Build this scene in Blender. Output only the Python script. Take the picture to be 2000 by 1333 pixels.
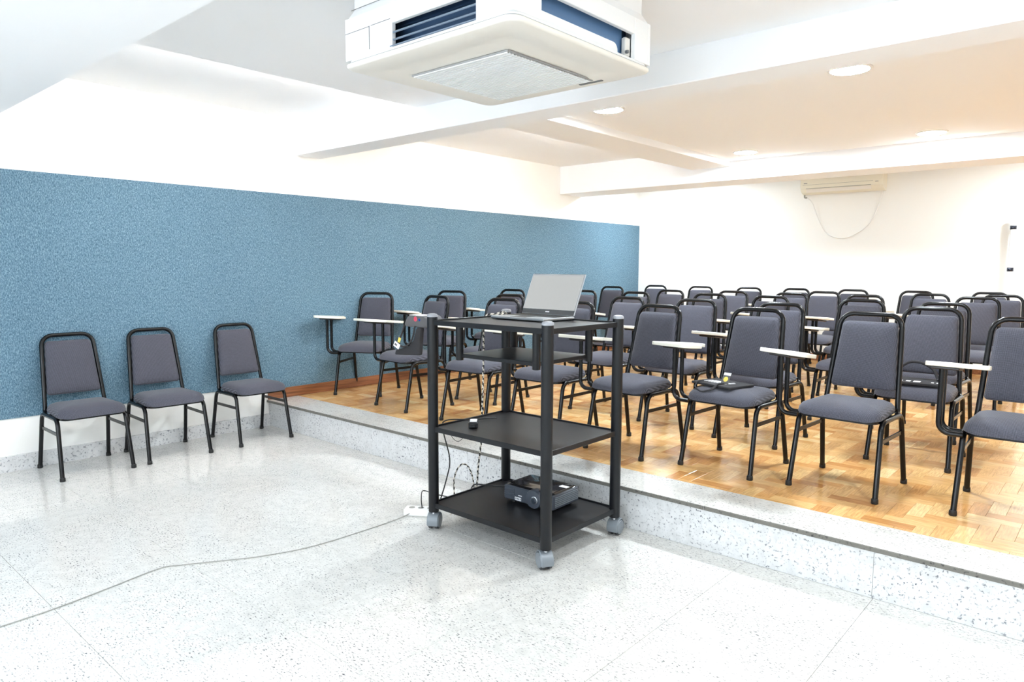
import bpy, math, random
from mathutils import Vector, Matrix

# ------------------------------------------------------------------ reset
for o in list(bpy.data.objects):
    bpy.data.objects.remove(o, do_unlink=True)
SC = bpy.context.scene
COL = SC.collection
R = math.radians

# ------------------------------------------------------------------ camera
YAW, PITCH, ROLL, F = 0.7228, 0.1036, 0.004, 1372.4
CX, CY, CH = 5.596, -3.134, 1.38
cy_, sy_, cp_, sp_ = math.cos(YAW), math.sin(YAW), math.cos(PITCH), math.sin(PITCH)
fwd = Vector((-sy_ * cp_, cy_ * cp_, -sp_))
rgt = Vector((cy_, sy_, 0))
upv = rgt.cross(fwd)
r2 = math.cos(ROLL) * rgt + math.sin(ROLL) * upv
u2 = -math.sin(ROLL) * rgt + math.cos(ROLL) * upv
cam = bpy.data.cameras.new('camera')
cam.sensor_width = 36.0
cam.lens = F * 36.0 / 2000.0
cam.clip_start = 0.05
camo = bpy.data.objects.new('camera', cam)
COL.objects.link(camo)
M = Matrix(((r2.x, u2.x, -fwd.x, CX), (r2.y, u2.y, -fwd.y, CY), (r2.z, u2.z, -fwd.z, CH), (0, 0, 0, 1)))
camo.matrix_world = M
SC.camera = camo

# ------------------------------------------------------------------ world, exposure
w = bpy.data.worlds.new('world')
SC.world = w
w.use_nodes = True
w.node_tree.nodes['Background'].inputs[0].default_value = (0.75, 0.85, 1.0, 1)
w.node_tree.nodes['Background'].inputs[1].default_value = 1.0
SC.view_settings.view_transform = 'Standard'
SC.view_settings.look = 'None'
SC.view_settings.gamma = 1.0
SC.view_settings.use_curve_mapping = False
SC.view_settings.exposure = 2.38
LAMP = 90.0          # emission of every ceiling lamp diffuser
WINDOW = 1.8         # fill glow of the assumed, unseen windows behind the camera
try:
    SC.cycles.caustics_reflective = False
    SC.cycles.caustics_refractive = False
    SC.cycles.diffuse_bounces = 6
    SC.cycles.max_bounces = 12
except Exception:
    pass

# the room's own measures (metres): blue wall is x = 0, riser of the platform is y = 0
HS = 0.228                      # platform height
YB = 6.06                       # back wall
XR, YF = 8.0, -5.5              # right wall, wall behind the camera
YW = 0.276                      # where the parquet starts
Z1, Y1F, Y1B = 2.352, 0.324, 0.58     # first cross beam
Z2, Y2F, Y2B = 2.321, 4.125, 4.589    # second cross beam
ZD = 2.53                       # lowered ceiling in front
ZR = 2.52                       # ceiling over the chairs
ZH = 2.665                      # high ceiling along the blue wall
XD = 1.62                       # edge of the lowered ceiling
XB0, XB1, ZB = 1.84, 2.285, 2.465     # long beam
YN0, YN1, ZN = -2.62, -1.84, 2.35     # beam over the camera

# ------------------------------------------------------------------ material helpers
def srgb(r, g, b):
    def f(c):
        c /= 255.0
        return c / 12.92 if c <= 0.04045 else ((c + 0.055) / 1.055) ** 2.4
    return (f(r), f(g), f(b), 1.0)

def newmat(name):
    m = bpy.data.materials.new(name)
    m.use_nodes = True
    nt = m.node_tree
    b = nt.nodes['Principled BSDF']
    return m, nt, b

def plain(name, col, rough=0.5, metal=0.0, spec=0.5, coat=0.0, coat_rough=0.05, bump=0.0, bump_scale=300.0):
    m, nt, b = newmat(name)
    b.inputs['Base Color'].default_value = col
    b.inputs['Roughness'].default_value = rough
    b.inputs['Metallic'].default_value = metal
    b.inputs['Specular IOR Level'].default_value = spec
    b.inputs['Coat Weight'].default_value = coat
    b.inputs['Coat Roughness'].default_value = coat_rough
    if bump > 0:
        tc = nt.nodes.new('ShaderNodeTexCoord')
        n = nt.nodes.new('ShaderNodeTexNoise')
        n.inputs['Scale'].default_value = bump_scale
        n.inputs['Detail'].default_value = 3
        bp = nt.nodes.new('ShaderNodeBump')
        bp.inputs['Strength'].default_value = bump
        bp.inputs['Distance'].default_value = 0.002
        nt.links.new(tc.outputs['Object'], n.inputs['Vector'])
        nt.links.new(n.outputs['Fac'], bp.inputs['Height'])
        nt.links.new(bp.outputs['Normal'], b.inputs['Normal'])
    return m

def ramp(nt, stops):
    r = nt.nodes.new('ShaderNodeValToRGB')
    els = r.color_ramp.elements
    while len(els) < len(stops):
        els.new(0.5)
    for e, (p, c) in zip(els, stops):
        e.position = p
        e.color = c
    return r

def mapping(nt, scale, src='Object', rot=(0, 0, 0)):
    tc = nt.nodes.new('ShaderNodeTexCoord')
    mp = nt.nodes.new('ShaderNodeMapping')
    mp.inputs['Scale'].default_value = scale
    mp.inputs['Rotation'].default_value = rot
    nt.links.new(tc.outputs[src], mp.inputs['Vector'])
    return mp

def emis(name, col, s):
    m, nt, b = newmat(name)
    b.inputs['Base Color'].default_value = col
    b.inputs['Emission Color'].default_value = col
    b.inputs['Emission Strength'].default_value = s
    return m

def mix_rgb(nt, mode, fac, a, bcol):
    n = nt.nodes.new('ShaderNodeMix')
    n.data_type = 'RGBA'
    n.blend_type = mode
    for sock, v in ((n.inputs['Factor'], fac), (n.inputs[6], a), (n.inputs[7], bcol)):
        if hasattr(v, 'is_output') or hasattr(v, 'links'):
            nt.links.new(v, sock)
        else:
            sock.default_value = v
    return n.outputs[2]

def granite(name, base, dark, stretch=(1, 1, 1), rough=0.08, amount=1.0, coat=0.0):
    m, nt, b = newmat(name)
    # fine dark grains, elongated along the stone's grain
    mp = mapping(nt, tuple(70 * s for s in stretch))
    n1 = nt.nodes.new('ShaderNodeTexNoise')
    n1.inputs['Scale'].default_value = 1.0
    n1.inputs['Detail'].default_value = 4.0
    n1.inputs['Roughness'].default_value = 0.62
    nt.links.new(mp.outputs[0], n1.inputs['Vector'])
    r1 = ramp(nt, [(0.0, (1, 1, 1, 1)), (0.36, (1, 1, 1, 1)), (0.44, (0, 0, 0, 1)), (1.0, (0, 0, 0, 1))])
    nt.links.new(n1.outputs['Fac'], r1.inputs[0])
    # cloudy veins that gather the grains
    mp2 = mapping(nt, tuple(4.5 * s for s in stretch))
    n2 = nt.nodes.new('ShaderNodeTexNoise')
    n2.inputs['Scale'].default_value = 1.0
    n2.inputs['Detail'].default_value = 5.0
    n2.inputs['Distortion'].default_value = 0.8
    nt.links.new(mp2.outputs[0], n2.inputs['Vector'])
    r2_ = ramp(nt, [(0.35, (0.35, 0.35, 0.35, 1)), (0.62, (1, 1, 1, 1))])
    nt.links.new(n2.outputs['Fac'], r2_.inputs[0])
    mu = nt.nodes.new('ShaderNodeMath'); mu.operation = 'MULTIPLY'
    nt.links.new(r1.outputs[0], mu.inputs[0]); nt.links.new(r2_.outputs[0], mu.inputs[1])
    mu2 = nt.nodes.new('ShaderNodeMath'); mu2.operation = 'MULTIPLY'
    nt.links.new(mu.outputs[0], mu2.inputs[0]); mu2.inputs[1].default_value = amount
    # soft tone variation
    n3 = nt.nodes.new('ShaderNodeTexNoise')
    n3.inputs['Scale'].default_value = 22.0
    n3.inputs['Detail'].default_value = 4.0
    tc = nt.nodes.new('ShaderNodeTexCoord')
    nt.links.new(tc.outputs['Object'], n3.inputs['Vector'])
    lo = tuple(c * 0.88 for c in base[:3]) + (1,)
    r3 = ramp(nt, [(0.3, lo), (0.6, base)])
    nt.links.new(n3.outputs['Fac'], r3.inputs[0])
    c = mix_rgb(nt, 'MIX', mu2.outputs[0], r3.outputs[0], dark)
    nt.links.new(c, b.inputs['Base Color'])
    b.inputs['Roughness'].default_value = rough
    b.inputs['Coat Weight'].default_value = coat
    return m

MAT = {}
MAT['wall'] = plain('white wall paint', srgb(243, 242, 238), 0.75, bump=0.05, bump_scale=120)
MAT['ceiling'] = plain('white ceiling paint', srgb(246, 247, 249), 0.8, bump=0.06, bump_scale=90)
MAT['granite'] = granite('polished white granite', srgb(215, 213, 208), srgb(84, 84, 90), (1.0, 2.1, 1.5), 0.10)
MAT['granite_riser'] = granite('white granite riser', srgb(214, 214, 214), srgb(92, 94, 104), (1.0, 1.0, 1.0), 0.16)
MAT['granite_edge'] = granite('sawn granite edge', srgb(112, 109, 102), srgb(58, 56, 54), (0.8, 0.8, 0.8), 0.6)
MAT['grout'] = plain('grey joint filler', srgb(168, 166, 160), 0.9)
MAT['subfloor'] = plain('dark subfloor under the parquet', srgb(60, 38, 18), 0.8)
MAT['black_metal'] = plain('glossy black chair lacquer', srgb(14, 14, 16), 0.24, 0.0, 0.32)
MAT['rubber'] = plain('black rubber foot', srgb(22, 22, 22), 0.6)
MAT['laminate'] = plain('cream laminate', srgb(232, 229, 216), 0.35)
MAT['cart_metal'] = plain('satin black cart enamel', srgb(24, 25, 28), 0.36, 0.0, 0.32)
MAT['cart_tray'] = plain('satin black tray sheet', srgb(26, 26, 28), 0.34, 0.0, 0.35, bump=0.08, bump_scale=500)
MAT['cart_cap'] = plain('grey plastic cap', srgb(150, 152, 158), 0.35)
MAT['caster'] = plain('grey caster plastic', srgb(120, 126, 132), 0.35)
MAT['caster_dark'] = plain('dark caster tread', srgb(44, 46, 50), 0.5)
MAT['white_plastic'] = plain('white plastic', srgb(240, 240, 238), 0.35)
MAT['cream_plastic'] = plain('aged cream plastic', srgb(236, 230, 212), 0.4)
MAT['ac_white'] = plain('white air conditioner plastic', srgb(242, 243, 243), 0.35)
MAT['ac_panel'] = plain('warm white panel plastic', srgb(235, 231, 223), 0.4)
MAT['grille_back'] = plain('grey grille backing', srgb(158, 158, 158), 0.7)
MAT['ac_groove'] = plain('grey groove', srgb(120, 122, 124), 0.6)
MAT['ac_dark'] = plain('dark blue coil bay', srgb(45, 70, 100), 0.5)
MAT['ac_coil'] = plain('blue coated coil', srgb(104, 140, 182), 0.4, 0.2)
MAT['ac_blade'] = plain('steel blue louvre', srgb(120, 134, 152), 0.35)
MAT['black_plastic'] = plain('black plastic', srgb(26, 27, 30), 0.35)
MAT['cable_black'] = plain('black cable', srgb(26, 26, 28), 0.5)
MAT['cable_grey'] = plain('pale grey cable', srgb(150, 148, 142), 0.5)
MAT['cable_white'] = plain('white cable', srgb(238, 237, 234), 0.5)
MAT['silver'] = plain('silver laptop shell', srgb(176, 180, 184), 0.32, 0.75)
MAT['keys'] = plain('dark keyboard', srgb(40, 41, 44), 0.45)
MAT['projector'] = plain('charcoal projector shell', srgb(62, 67, 76), 0.4)
MAT['projector_top'] = plain('glossy black projector lid', srgb(24, 24, 27), 0.12, coat=0.5)
MAT['steel'] = plain('bright steel', srgb(200, 202, 206), 0.25, 0.9)
MAT['glass_dark'] = plain('dark lens glass', srgb(40, 48, 58), 0.05, coat=1.0)
MAT['paper'] = plain('white print', srgb(232, 232, 234), 0.6)
MAT['yellow'] = plain('yellow print', srgb(226, 204, 92), 0.6)
MAT['red_print'] = plain('pink and red print', srgb(206, 70, 92), 0.6)
MAT['navy'] = plain('blue glossy bead', srgb(28, 62, 138), 0.15, coat=0.5)
MAT['bag'] = plain('dark bag cloth', srgb(46, 45, 48), 0.85, bump=0.3, bump_scale=700)
MAT['bag_grey'] = plain('grey bag cloth', srgb(92, 92, 94), 0.85, bump=0.3, bump_scale=700)
MAT['chrome_dark'] = plain('dark chrome band', srgb(74, 78, 90), 0.2, 0.9)
MAT['opal'] = plain('opal glass tube', srgb(238, 240, 242), 0.15, coat=0.4)
MAT['lamp_rim'] = plain('white lamp rim', srgb(240, 240, 240), 0.4)
MAT['lamp'] = emis('lit cool lamp diffuser', (0.84, 0.935, 1.0, 1), LAMP)
MAT['lamp_warm'] = emis('lit warm tube', (1.0, 0.975, 0.945, 1), LAMP * 0.19)
MAT['daylight'] = emis('glowing pane of assumed window', (0.84, 0.92, 1.0, 1), WINDOW)

def blue_fabric():
    m, nt, b = newmat('blue heathered wall fabric')
    mp = mapping(nt, (340, 340, 100))
    n = nt.nodes.new('ShaderNodeTexNoise'); n.inputs['Scale'].default_value = 1.0; n.inputs['Detail'].default_value = 3
    nt.links.new(mp.outputs[0], n.inputs['Vector'])
    mp2 = mapping(nt, (180, 180, 62))
    n2 = nt.nodes.new('ShaderNodeTexNoise'); n2.inputs['Scale'].default_value = 1.0; n2.inputs['Detail'].default_value = 4
    nt.links.new(mp2.outputs[0], n2.inputs['Vector'])
    mx = nt.nodes.new('ShaderNodeMath'); mx.operation = 'MULTIPLY_ADD'
    nt.links.new(n.outputs['Fac'], mx.inputs[0]); mx.inputs[1].default_value = 0.55
    m2 = nt.nodes.new('ShaderNodeMath'); m2.operation = 'MULTIPLY'
    nt.links.new(n2.outputs['Fac'], m2.inputs[0]); m2.inputs[1].default_value = 0.45
    nt.links.new(m2.outputs[0], mx.inputs[2])
    r = ramp(nt, [(0.36, srgb(56, 84, 102)), (0.5, srgb(95, 124, 142)), (0.64, srgb(138, 164, 178))])
    nt.links.new(mx.outputs[0], r.inputs[0])
    mp3 = mapping(nt, (1.2, 1.2, 0.7))
    n3 = nt.nodes.new('ShaderNodeTexNoise'); n3.inputs['Scale'].default_value = 1.0; n3.inputs['Detail'].default_value = 3
    nt.links.new(mp3.outputs[0], n3.inputs['Vector'])
    r3 = ramp(nt, [(0.3, (0.90, 0.91, 0.92, 1)), (0.7, (1.0, 1.0, 1.0, 1))])
    nt.links.new(n3.outputs['Fac'], r3.inputs[0])
    c = mix_rgb(nt, 'MULTIPLY', 1.0, r.outputs[0], r3.outputs[0])
    nt.links.new(c, b.inputs['Base Color'])
    b.inputs['Roughness'].default_value = 0.95
    b.inputs['Specular IOR Level'].default_value = 0.15
    bp = nt.nodes.new('ShaderNodeBump'); bp.inputs['Strength'].default_value = 0.08; bp.inputs['Distance'].default_value = 0.001
    nt.links.new(mx.outputs[0], bp.inputs['Height']); nt.links.new(bp.outputs['Normal'], b.inputs['Normal'])
    return m
MAT['blue'] = blue_fabric()

def seat_fabric():
    m, nt, b = newmat('dark grey dotted upholstery')
    tc = nt.nodes.new('ShaderNodeTexCoord')
    sp = nt.nodes.new('ShaderNodeSeparateXYZ')
    nt.links.new(tc.outputs['Object'], sp.inputs[0])
    def math_(op, a, bb):
        n = nt.nodes.new('ShaderNodeMath'); n.operation = op
        for i, v in enumerate((a, bb)):
            if v is None: continue
            if isinstance(v, (int, float)): n.inputs[i].default_value = v
            else: nt.links.new(v, n.inputs[i])
        return n.outputs[0]
    v = math_('ADD', sp.outputs[2], sp.outputs[1])
    K = 2 * math.pi / 0.0085
    a = math_('SINE', math_('MULTIPLY', math_('ADD', sp.outputs[0], v), K), None)
    c = math_('SINE', math_('MULTIPLY', math_('SUBTRACT', sp.outputs[0], v), K), None)
    d = math_('MULTIPLY', a, c)
    r = ramp(nt, [(0.15, srgb(42, 43, 49)), (0.75, srgb(114, 114, 128))])
    e = math_('MULTIPLY_ADD', d, 0.5)
    e.node.inputs[2].default_value = 0.35
    nt.links.new(e, r.inputs[0])
    n = nt.nodes.new('ShaderNodeTexNoise'); n.inputs['Scale'].default_value = 260; n.inputs['Detail'].default_value = 2
    nt.links.new(tc.outputs['Object'], n.inputs['Vector'])
    r2x = ramp(nt, [(0.3, (0.75, 0.75, 0.75, 1)), (0.7, (1.1, 1.1, 1.1, 1))])
    nt.links.new(n.outputs['Fac'], r2x.inputs[0])
    col = mix_rgb(nt, 'MULTIPLY', 1.0, r.outputs[0], r2x.outputs[0])
    nt.links.new(col, b.inputs['Base Color'])
    b.inputs['Roughness'].default_value = 0.9
    b.inputs['Specular IOR Level'].default_value = 0.2
    b.inputs['Sheen Weight'].default_value = 0.15
    bp = nt.nodes.new('ShaderNodeBump'); bp.inputs['Strength'].default_value = 0.3; bp.inputs['Distance'].default_value = 0.001
    nt.links.new(e, bp.inputs['Height']); nt.links.new(bp.outputs['Normal'], b.inputs['Normal'])
    return m
MAT['seat'] = seat_fabric()

def parquet_mat():
    m, nt, b = newmat('varnished parquet block')
    at = nt.nodes.new('ShaderNodeAttribute'); at.attribute_name = 'tint'
    sp = nt.nodes.new('ShaderNodeSeparateColor')
    nt.links.new(at.outputs['Color'], sp.inputs[0])
    r = ramp(nt, [(0.0, srgb(172, 112, 60)), (0.35, srgb(208, 152, 90)), (0.7, srgb(227, 182, 120)), (1.0, srgb(237, 204, 148))])
    nt.links.new(sp.outputs[0], r.inputs[0])
    # grain runs along the block: channel G says which way the block lies
    tc = nt.nodes.new('ShaderNodeTexCoord')
    outs = []
    for sc in ((14, 160, 14), (160, 14, 14)):
        mp = nt.nodes.new('ShaderNodeMapping'); mp.inputs['Scale'].default_value = sc
        nt.links.new(tc.outputs['Object'], mp.inputs['Vector'])
        off = nt.nodes.new('ShaderNodeVectorMath'); off.operation = 'ADD'
        cmb = nt.nodes.new('ShaderNodeCombineXYZ')
        ml = nt.nodes.new('ShaderNodeMath'); ml.operation = 'MULTIPLY'; ml.inputs[1].default_value = 40
        nt.links.new(sp.outputs[0], ml.inputs[0]); nt.links.new(ml.outputs[0], cmb.inputs[2])
        nt.links.new(mp.outputs[0], off.inputs[0]); nt.links.new(cmb.outputs[0], off.inputs[1])
        n = nt.nodes.new('ShaderNodeTexNoise'); n.inputs['Scale'].default_value = 1; n.inputs['Detail'].default_value = 4; n.inputs['Distortion'].default_value = 0.4
        nt.links.new(off.outputs[0], n.inputs['Vector'])
        outs.append(n.outputs['Fac'])
    mx = nt.nodes.new('ShaderNodeMix'); mx.data_type = 'FLOAT'
    nt.links.new(sp.outputs[1], mx.inputs[0]); nt.links.new(outs[0], mx.inputs[2]); nt.links.new(outs[1], mx.inputs[3])
    rg = ramp(nt, [(0.3, (0.74, 0.70, 0.66, 1)), (0.65, (1.06, 1.06, 1.06, 1))])
    nt.links.new(mx.outputs[0], rg.inputs[0])
    c = mix_rgb(nt, 'MULTIPLY', 1.0, r.outputs[0], rg.outputs[0])
    nt.links.new(c, b.inputs['Base Color'])
    b.inputs['Roughness'].default_value = 0.22
    b.inputs['Coat Weight'].default_value = 0.22
    b.inputs['Specular IOR Level'].default_value = 0.4
    b.inputs['Coat Roughness'].default_value = 0.08
    n = nt.nodes.new('ShaderNodeTexNoise'); n.inputs['Scale'].default_value = 9; n.inputs['Detail'].default_value = 2
    nt.links.new(tc.outputs['Object'], n.inputs['Vector'])
    bp = nt.nodes.new('ShaderNodeBump'); bp.inputs['Strength'].default_value = 0.05; bp.inputs['Distance'].default_value = 0.01
    nt.links.new(n.outputs['Fac'], bp.inputs['Height']); nt.links.new(bp.outputs['Normal'], b.inputs['Coat Normal'])
    return m
MAT['parquet'] = parquet_mat()

def wood_mat():
    m, nt, b = newmat('reddish skirting wood')
    mp = mapping(nt, (60, 3, 60))
    n = nt.nodes.new('ShaderNodeTexNoise'); n.inputs['Scale'].default_value = 1; n.inputs['Detail'].default_value = 5
    nt.links.new(mp.outputs[0], n.inputs['Vector'])
    r = ramp(nt, [(0.3, srgb(112, 68, 44)), (0.7, srgb(164, 108, 72))])
    nt.links.new(n.outputs['Fac'], r.inputs[0]); nt.links.new(r.outputs[0], b.inputs['Base Color'])
    b.inputs['Roughness'].default_value = 0.35
    return m
MAT['wood'] = wood_mat()

def striped_cable():
    m, nt, b = newmat('black and white braided cable')
    at = nt.nodes.new('ShaderNodeAttribute'); at.attribute_name = 'run'
    sp = nt.nodes.new('ShaderNodeSeparateColor'); nt.links.new(at.outputs['Color'], sp.inputs[0])
    r = ramp(nt, [(0.49, srgb(30, 28, 28)), (0.51, srgb(214, 206, 194))])
    nt.links.new(sp.outputs[0], r.inputs[0]); nt.links.new(r.outputs[0], b.inputs['Base Color'])
    b.inputs['Roughness'].default_value = 0.7
    return m
MAT['braid'] = striped_cable()

def screen_mat():
    m, nt, b = newmat('laptop screen with reflection as glow')
    b.inputs['Base Color'].default_value = srgb(60, 62, 64)
    b.inputs['Roughness'].default_value = 0.4
    b.inputs['Emission Color'].default_value = (0.80, 0.82, 0.80, 1)
    b.inputs['Emission Strength'].default_value = 0.11  # weak emission stands in for the room reflected in the screen
    return m
MAT['screen'] = screen_mat()

# ------------------------------------------------------------------ mesh helpers
def make(name, verts, faces, mat, parent=None, smooth=False, loc=None, rot=None, mats=None, fmat=None, sharp=None):
    me = bpy.data.meshes.new(name)
    me.from_pydata([tuple(v) for v in verts], [], faces)
    for mm in (mats or [mat]):
        me.materials.append(MAT[mm] if isinstance(mm, str) else mm)
    if fmat:
        me.polygons.foreach_set('material_index', fmat)
    if smooth:
        me.polygons.foreach_set('use_smooth', [True] * len(me.polygons))
        try:
            me.set_sharp_from_angle(angle=R(sharp or 40))
        except Exception:
            pass
    me.update()
    o = bpy.data.objects.new(name, me)
    COL.objects.link(o)
    if parent is not None:
        o.parent = parent
    if loc is not None:
        o.location = loc
    if rot is not None:
        o.rotation_euler = rot
    return o

class MB:
    def __init__(self):
        self.v, self.f, self.m = [], [], []
    def add(self, vf, mi=0, mtx=None):
        vs, fs = vf
        o = len(self.v)
        if mtx is not None:
            vs = [mtx @ Vector(v) for v in vs]
        self.v += [tuple(v) for v in vs]
        self.f += [[i + o for i in f] for f in fs]
        self.m += [mi] * len(fs)
        return self
    def build(self, name, mats, parent=None, smooth=False, loc=None, rot=None, sharp=None):
        if isinstance(mats, str):
            mats = [mats]
        return make(name, self.v, self.f, None, parent, smooth, loc, rot, mats, self.m, sharp)

def box(x0, x1, y0, y1, z0, z1):
    v = [(x0, y0, z0), (x1, y0, z0), (x1, y1, z0), (x0, y1, z0), (x0, y0, z1), (x1, y0, z1), (x1, y1, z1), (x0, y1, z1)]
    f = [[3, 2, 1, 0], [4, 5, 6, 7], [0, 1, 5, 4], [1, 2, 6, 5], [2, 3, 7, 6], [3, 0, 4, 7]]
    return v, f

def bevbox(x0, x1, y0, y1, z0, z1, b=0.003):
    # box with chamfered top and vertical edges
    def ring(z, i):
        return [(x0 + i + b, y0 + i, z), (x1 - i - b, y0 + i, z), (x1 - i, y0 + i + b, z), (x1 - i, y1 - i - b, z),
                (x1 - i - b, y1 - i, z), (x0 + i + b, y1 - i, z), (x0 + i, y1 - i - b, z), (x0 + i, y0 + i + b, z)]
    return loft([ring(z0, b), ring(z0 + b, 0), ring(z1 - b, 0), ring(z1, b)])

def loft(rings, cap0=True, cap1=True, closed=True):
    v, f = [], []
    n = len(rings[0])
    for r in rings:
        v += [tuple(p) for p in r]
    for k in range(len(rings) - 1):
        for i in range(n if closed else n - 1):
            j = (i + 1) % n
            f.append([k * n + i, k * n + j, (k + 1) * n + j, (k + 1) * n + i])
    if cap0:
        f.append(list(range(n))[::-1])
    if cap1:
        f.append([(len(rings) - 1) * n + i for i in range(n)])
    return v, f

def fillet(pts, rad, n=5):
    pts = [Vector(p) for p in pts]
    if not isinstance(rad, (list, tuple)):
        rad = [rad] * len(pts)
    out = [pts[0]]
    for i in range(1, len(pts) - 1):
        p, a, c, r = pts[i], pts[i - 1], pts[i + 1], rad[i]
        d1, d2 = (a - p), (c - p)
        l1, l2 = d1.length, d2.length
        d1.normalize(); d2.normalize()
        ang = d1.angle(d2)
        if r <= 0 or ang > R(176):
            out.append(p); continue
        t = min(r / math.tan(ang / 2), l1 * 0.49, l2 * 0.49)
        r = t * math.tan(ang / 2)
        c0 = p + (d1 + d2).normalized() * (r / math.sin(ang / 2))
        s, e = p + d1 * t - c0, p + d2 * t - c0
        tot = s.angle(e)
        ax = s.cross(e).normalized()
        for k in range(n + 1):
            out.append(c0 + Matrix.Rotation(tot * k / n, 3, ax) @ s)
    out.append(pts[-1])
    return out

def smooth_path(pts, n=8):
    pts = [Vector(p) for p in pts]
    P = [pts[0] * 2 - pts[1]] + pts + [pts[-1] * 2 - pts[-2]]
    out = []
    for i in range(1, len(P) - 2):
        for k in range(n):
            t = k / n
            a, b, c, d = P[i - 1], P[i], P[i + 1], P[i + 2]
            out.append(0.5 * ((2 * b) + (c - a) * t + (2 * a - 5 * b + 4 * c - d) * t * t + (3 * b - a - 3 * c + d) * t ** 3))
    out.append(pts[-1])
    return out

def tube(path, r, seg=10, caps=True):
    path = [Vector(p) for p in path]
    n = len(path)
    tans = []
    for i in range(n):
        t = path[min(i + 1, n - 1)] - path[max(i - 1, 0)]
        tans.append(t.normalized())
    t0 = tans[0]
    u = t0.cross(Vector((0, 0, 1)))
    if u.length < 0.05:
        u = t0.cross(Vector((0, 1, 0)))
    u.normalize()
    rings = []
    for i in range(n):
        if i:
            ax = tans[i - 1].cross(tans[i])
            if ax.length > 1e-6:
                u = Matrix.Rotation(tans[i - 1].angle(tans[i]), 3, ax.normalized()) @ u
        w_ = tans[i].cross(u).normalized()
        rr = r[i] if isinstance(r, (list, tuple)) else r
        rings.append([path[i] + (u * math.cos(2 * math.pi * k / seg) + w_ * math.sin(2 * math.pi * k / seg)) * rr for k in range(seg)])
    return loft(rings, caps, caps)

def lathe(profile, seg=24, axis='z', centre=(0, 0, 0)):
    rings = []
    for r, h in profile:
        ring = []
        for k in range(seg):
            a = 2 * math.pi * k / seg
            p = (r * math.cos(a), r * math.sin(a), h)
            if axis == 'x': p = (p[2], p[0], p[1])
            if axis == 'y': p = (p[0], -p[2], p[1])
            ring.append((p[0] + centre[0], p[1] + centre[1], p[2] + centre[2]))
        rings.append(ring)
    return loft(rings)

def round_poly(corners, rads, n=5):
    """2D closed polygon with rounded corners."""
    out = []
    m = len(corners)
    for i in range(m):
        p = Vector(corners[i]); a = Vector(corners[i - 1]); c = Vector(corners[(i + 1) % m])
        r = rads[i] if isinstance(rads, (list, tuple)) else rads
        d1, d2 = (a - p).normalized(), (c - p).normalized()
        ang = d1.angle(d2)
        t = r / math.tan(ang / 2)
        c0 = p + (d1 + d2).normalized() * (r / math.sin(ang / 2))
        s, e = p + d1 * t - c0, p + d2 * t - c0
        a0 = math.atan2(s.y, s.x); a1 = math.atan2(e.y, e.x)
        da = (a1 - a0 + math.pi) % (2 * math.pi) - math.pi
        for k in range(n + 1):
            aa = a0 + da * k / n
            out.append((c0.x + r * math.cos(aa), c0.y + r * math.sin(aa)))
    return out

def empty(name, loc=(0, 0, 0), rz=0.0):
    o = bpy.data.objects.new(name, None)
    o.empty_display_size = 0.1
    COL.objects.link(o)
    o.location = loc
    o.rotation_euler = (0, 0, rz)
    return o

def tag(o, label=None, cat=None, group=None, kind=None):
    if label: o['label'] = label
    if cat: o['category'] = cat
    if group: o['group'] = group
    if kind: o['kind'] = kind
    return o

def structure(name, vf, mat, label=None, smooth=False):
    o = make(name, vf[0], vf[1], mat, smooth=smooth)
    o['kind'] = 'structure'
    if label: o['label'] = label
    return o

rnd = random.Random(7)

# ------------------------------------------------------------------ room shell
structure('wall_left', box(-0.12, 0.0, YF - 0.12, YB + 0.12, 0, 2.9), 'wall', 'long white wall behind the blue fabric panel')
structure('wall_back', box(0.0, XR, YB, YB + 0.12, 0, 2.9), 'wall', 'white end wall behind the last row of chairs')
structure('wall_right', box(XR, XR + 0.12, YF - 0.12, YB + 0.12, 0, 2.9), 'wall', 'white side wall outside the picture')
# wall behind the camera; its two glowing windows are assumed, added as daylight fill
mb = MB()
WINS = [(1.2, 3.6), (4.4, 6.8)]
mb.add(box(0, XR, YF - 0.12, YF, 0, 1.0)).add(box(0, XR, YF - 0.12, YF, 2.2, 2.9))
xs = [0] + [v for wn in WINS for v in wn] + [XR]
for i in range(0, len(xs), 2):
    mb.add(box(xs[i], xs[i + 1], YF - 0.12, YF, 1.0, 2.2))
o = mb.build('wall_front', 'wall'); tag(o, 'white wall with assumed windows behind the camera', kind='structure')
for i, (a, b_) in enumerate(WINS):
    t = make('window_%d' % (i + 1), *box(a, b_, YF - 0.09, YF - 0.08, 1.0, 2.2), 'daylight')
    tag(t, 'assumed daylit window behind the camera', kind='structure')
    fr = MB()
    for x in (a, (a + b_) / 2, b_):
        fr.add(box(x - 0.025, x + 0.025, YF - 0.075, YF - 0.02, 1.0, 2.2))
    fr.add(box(a, b_, YF - 0.075, YF - 0.02, 1.0, 1.05)).add(box(a, b_, YF - 0.075, YF - 0.02, 2.15, 2.2))
    fr.build('window_frame', 'white_plastic', t)

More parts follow.
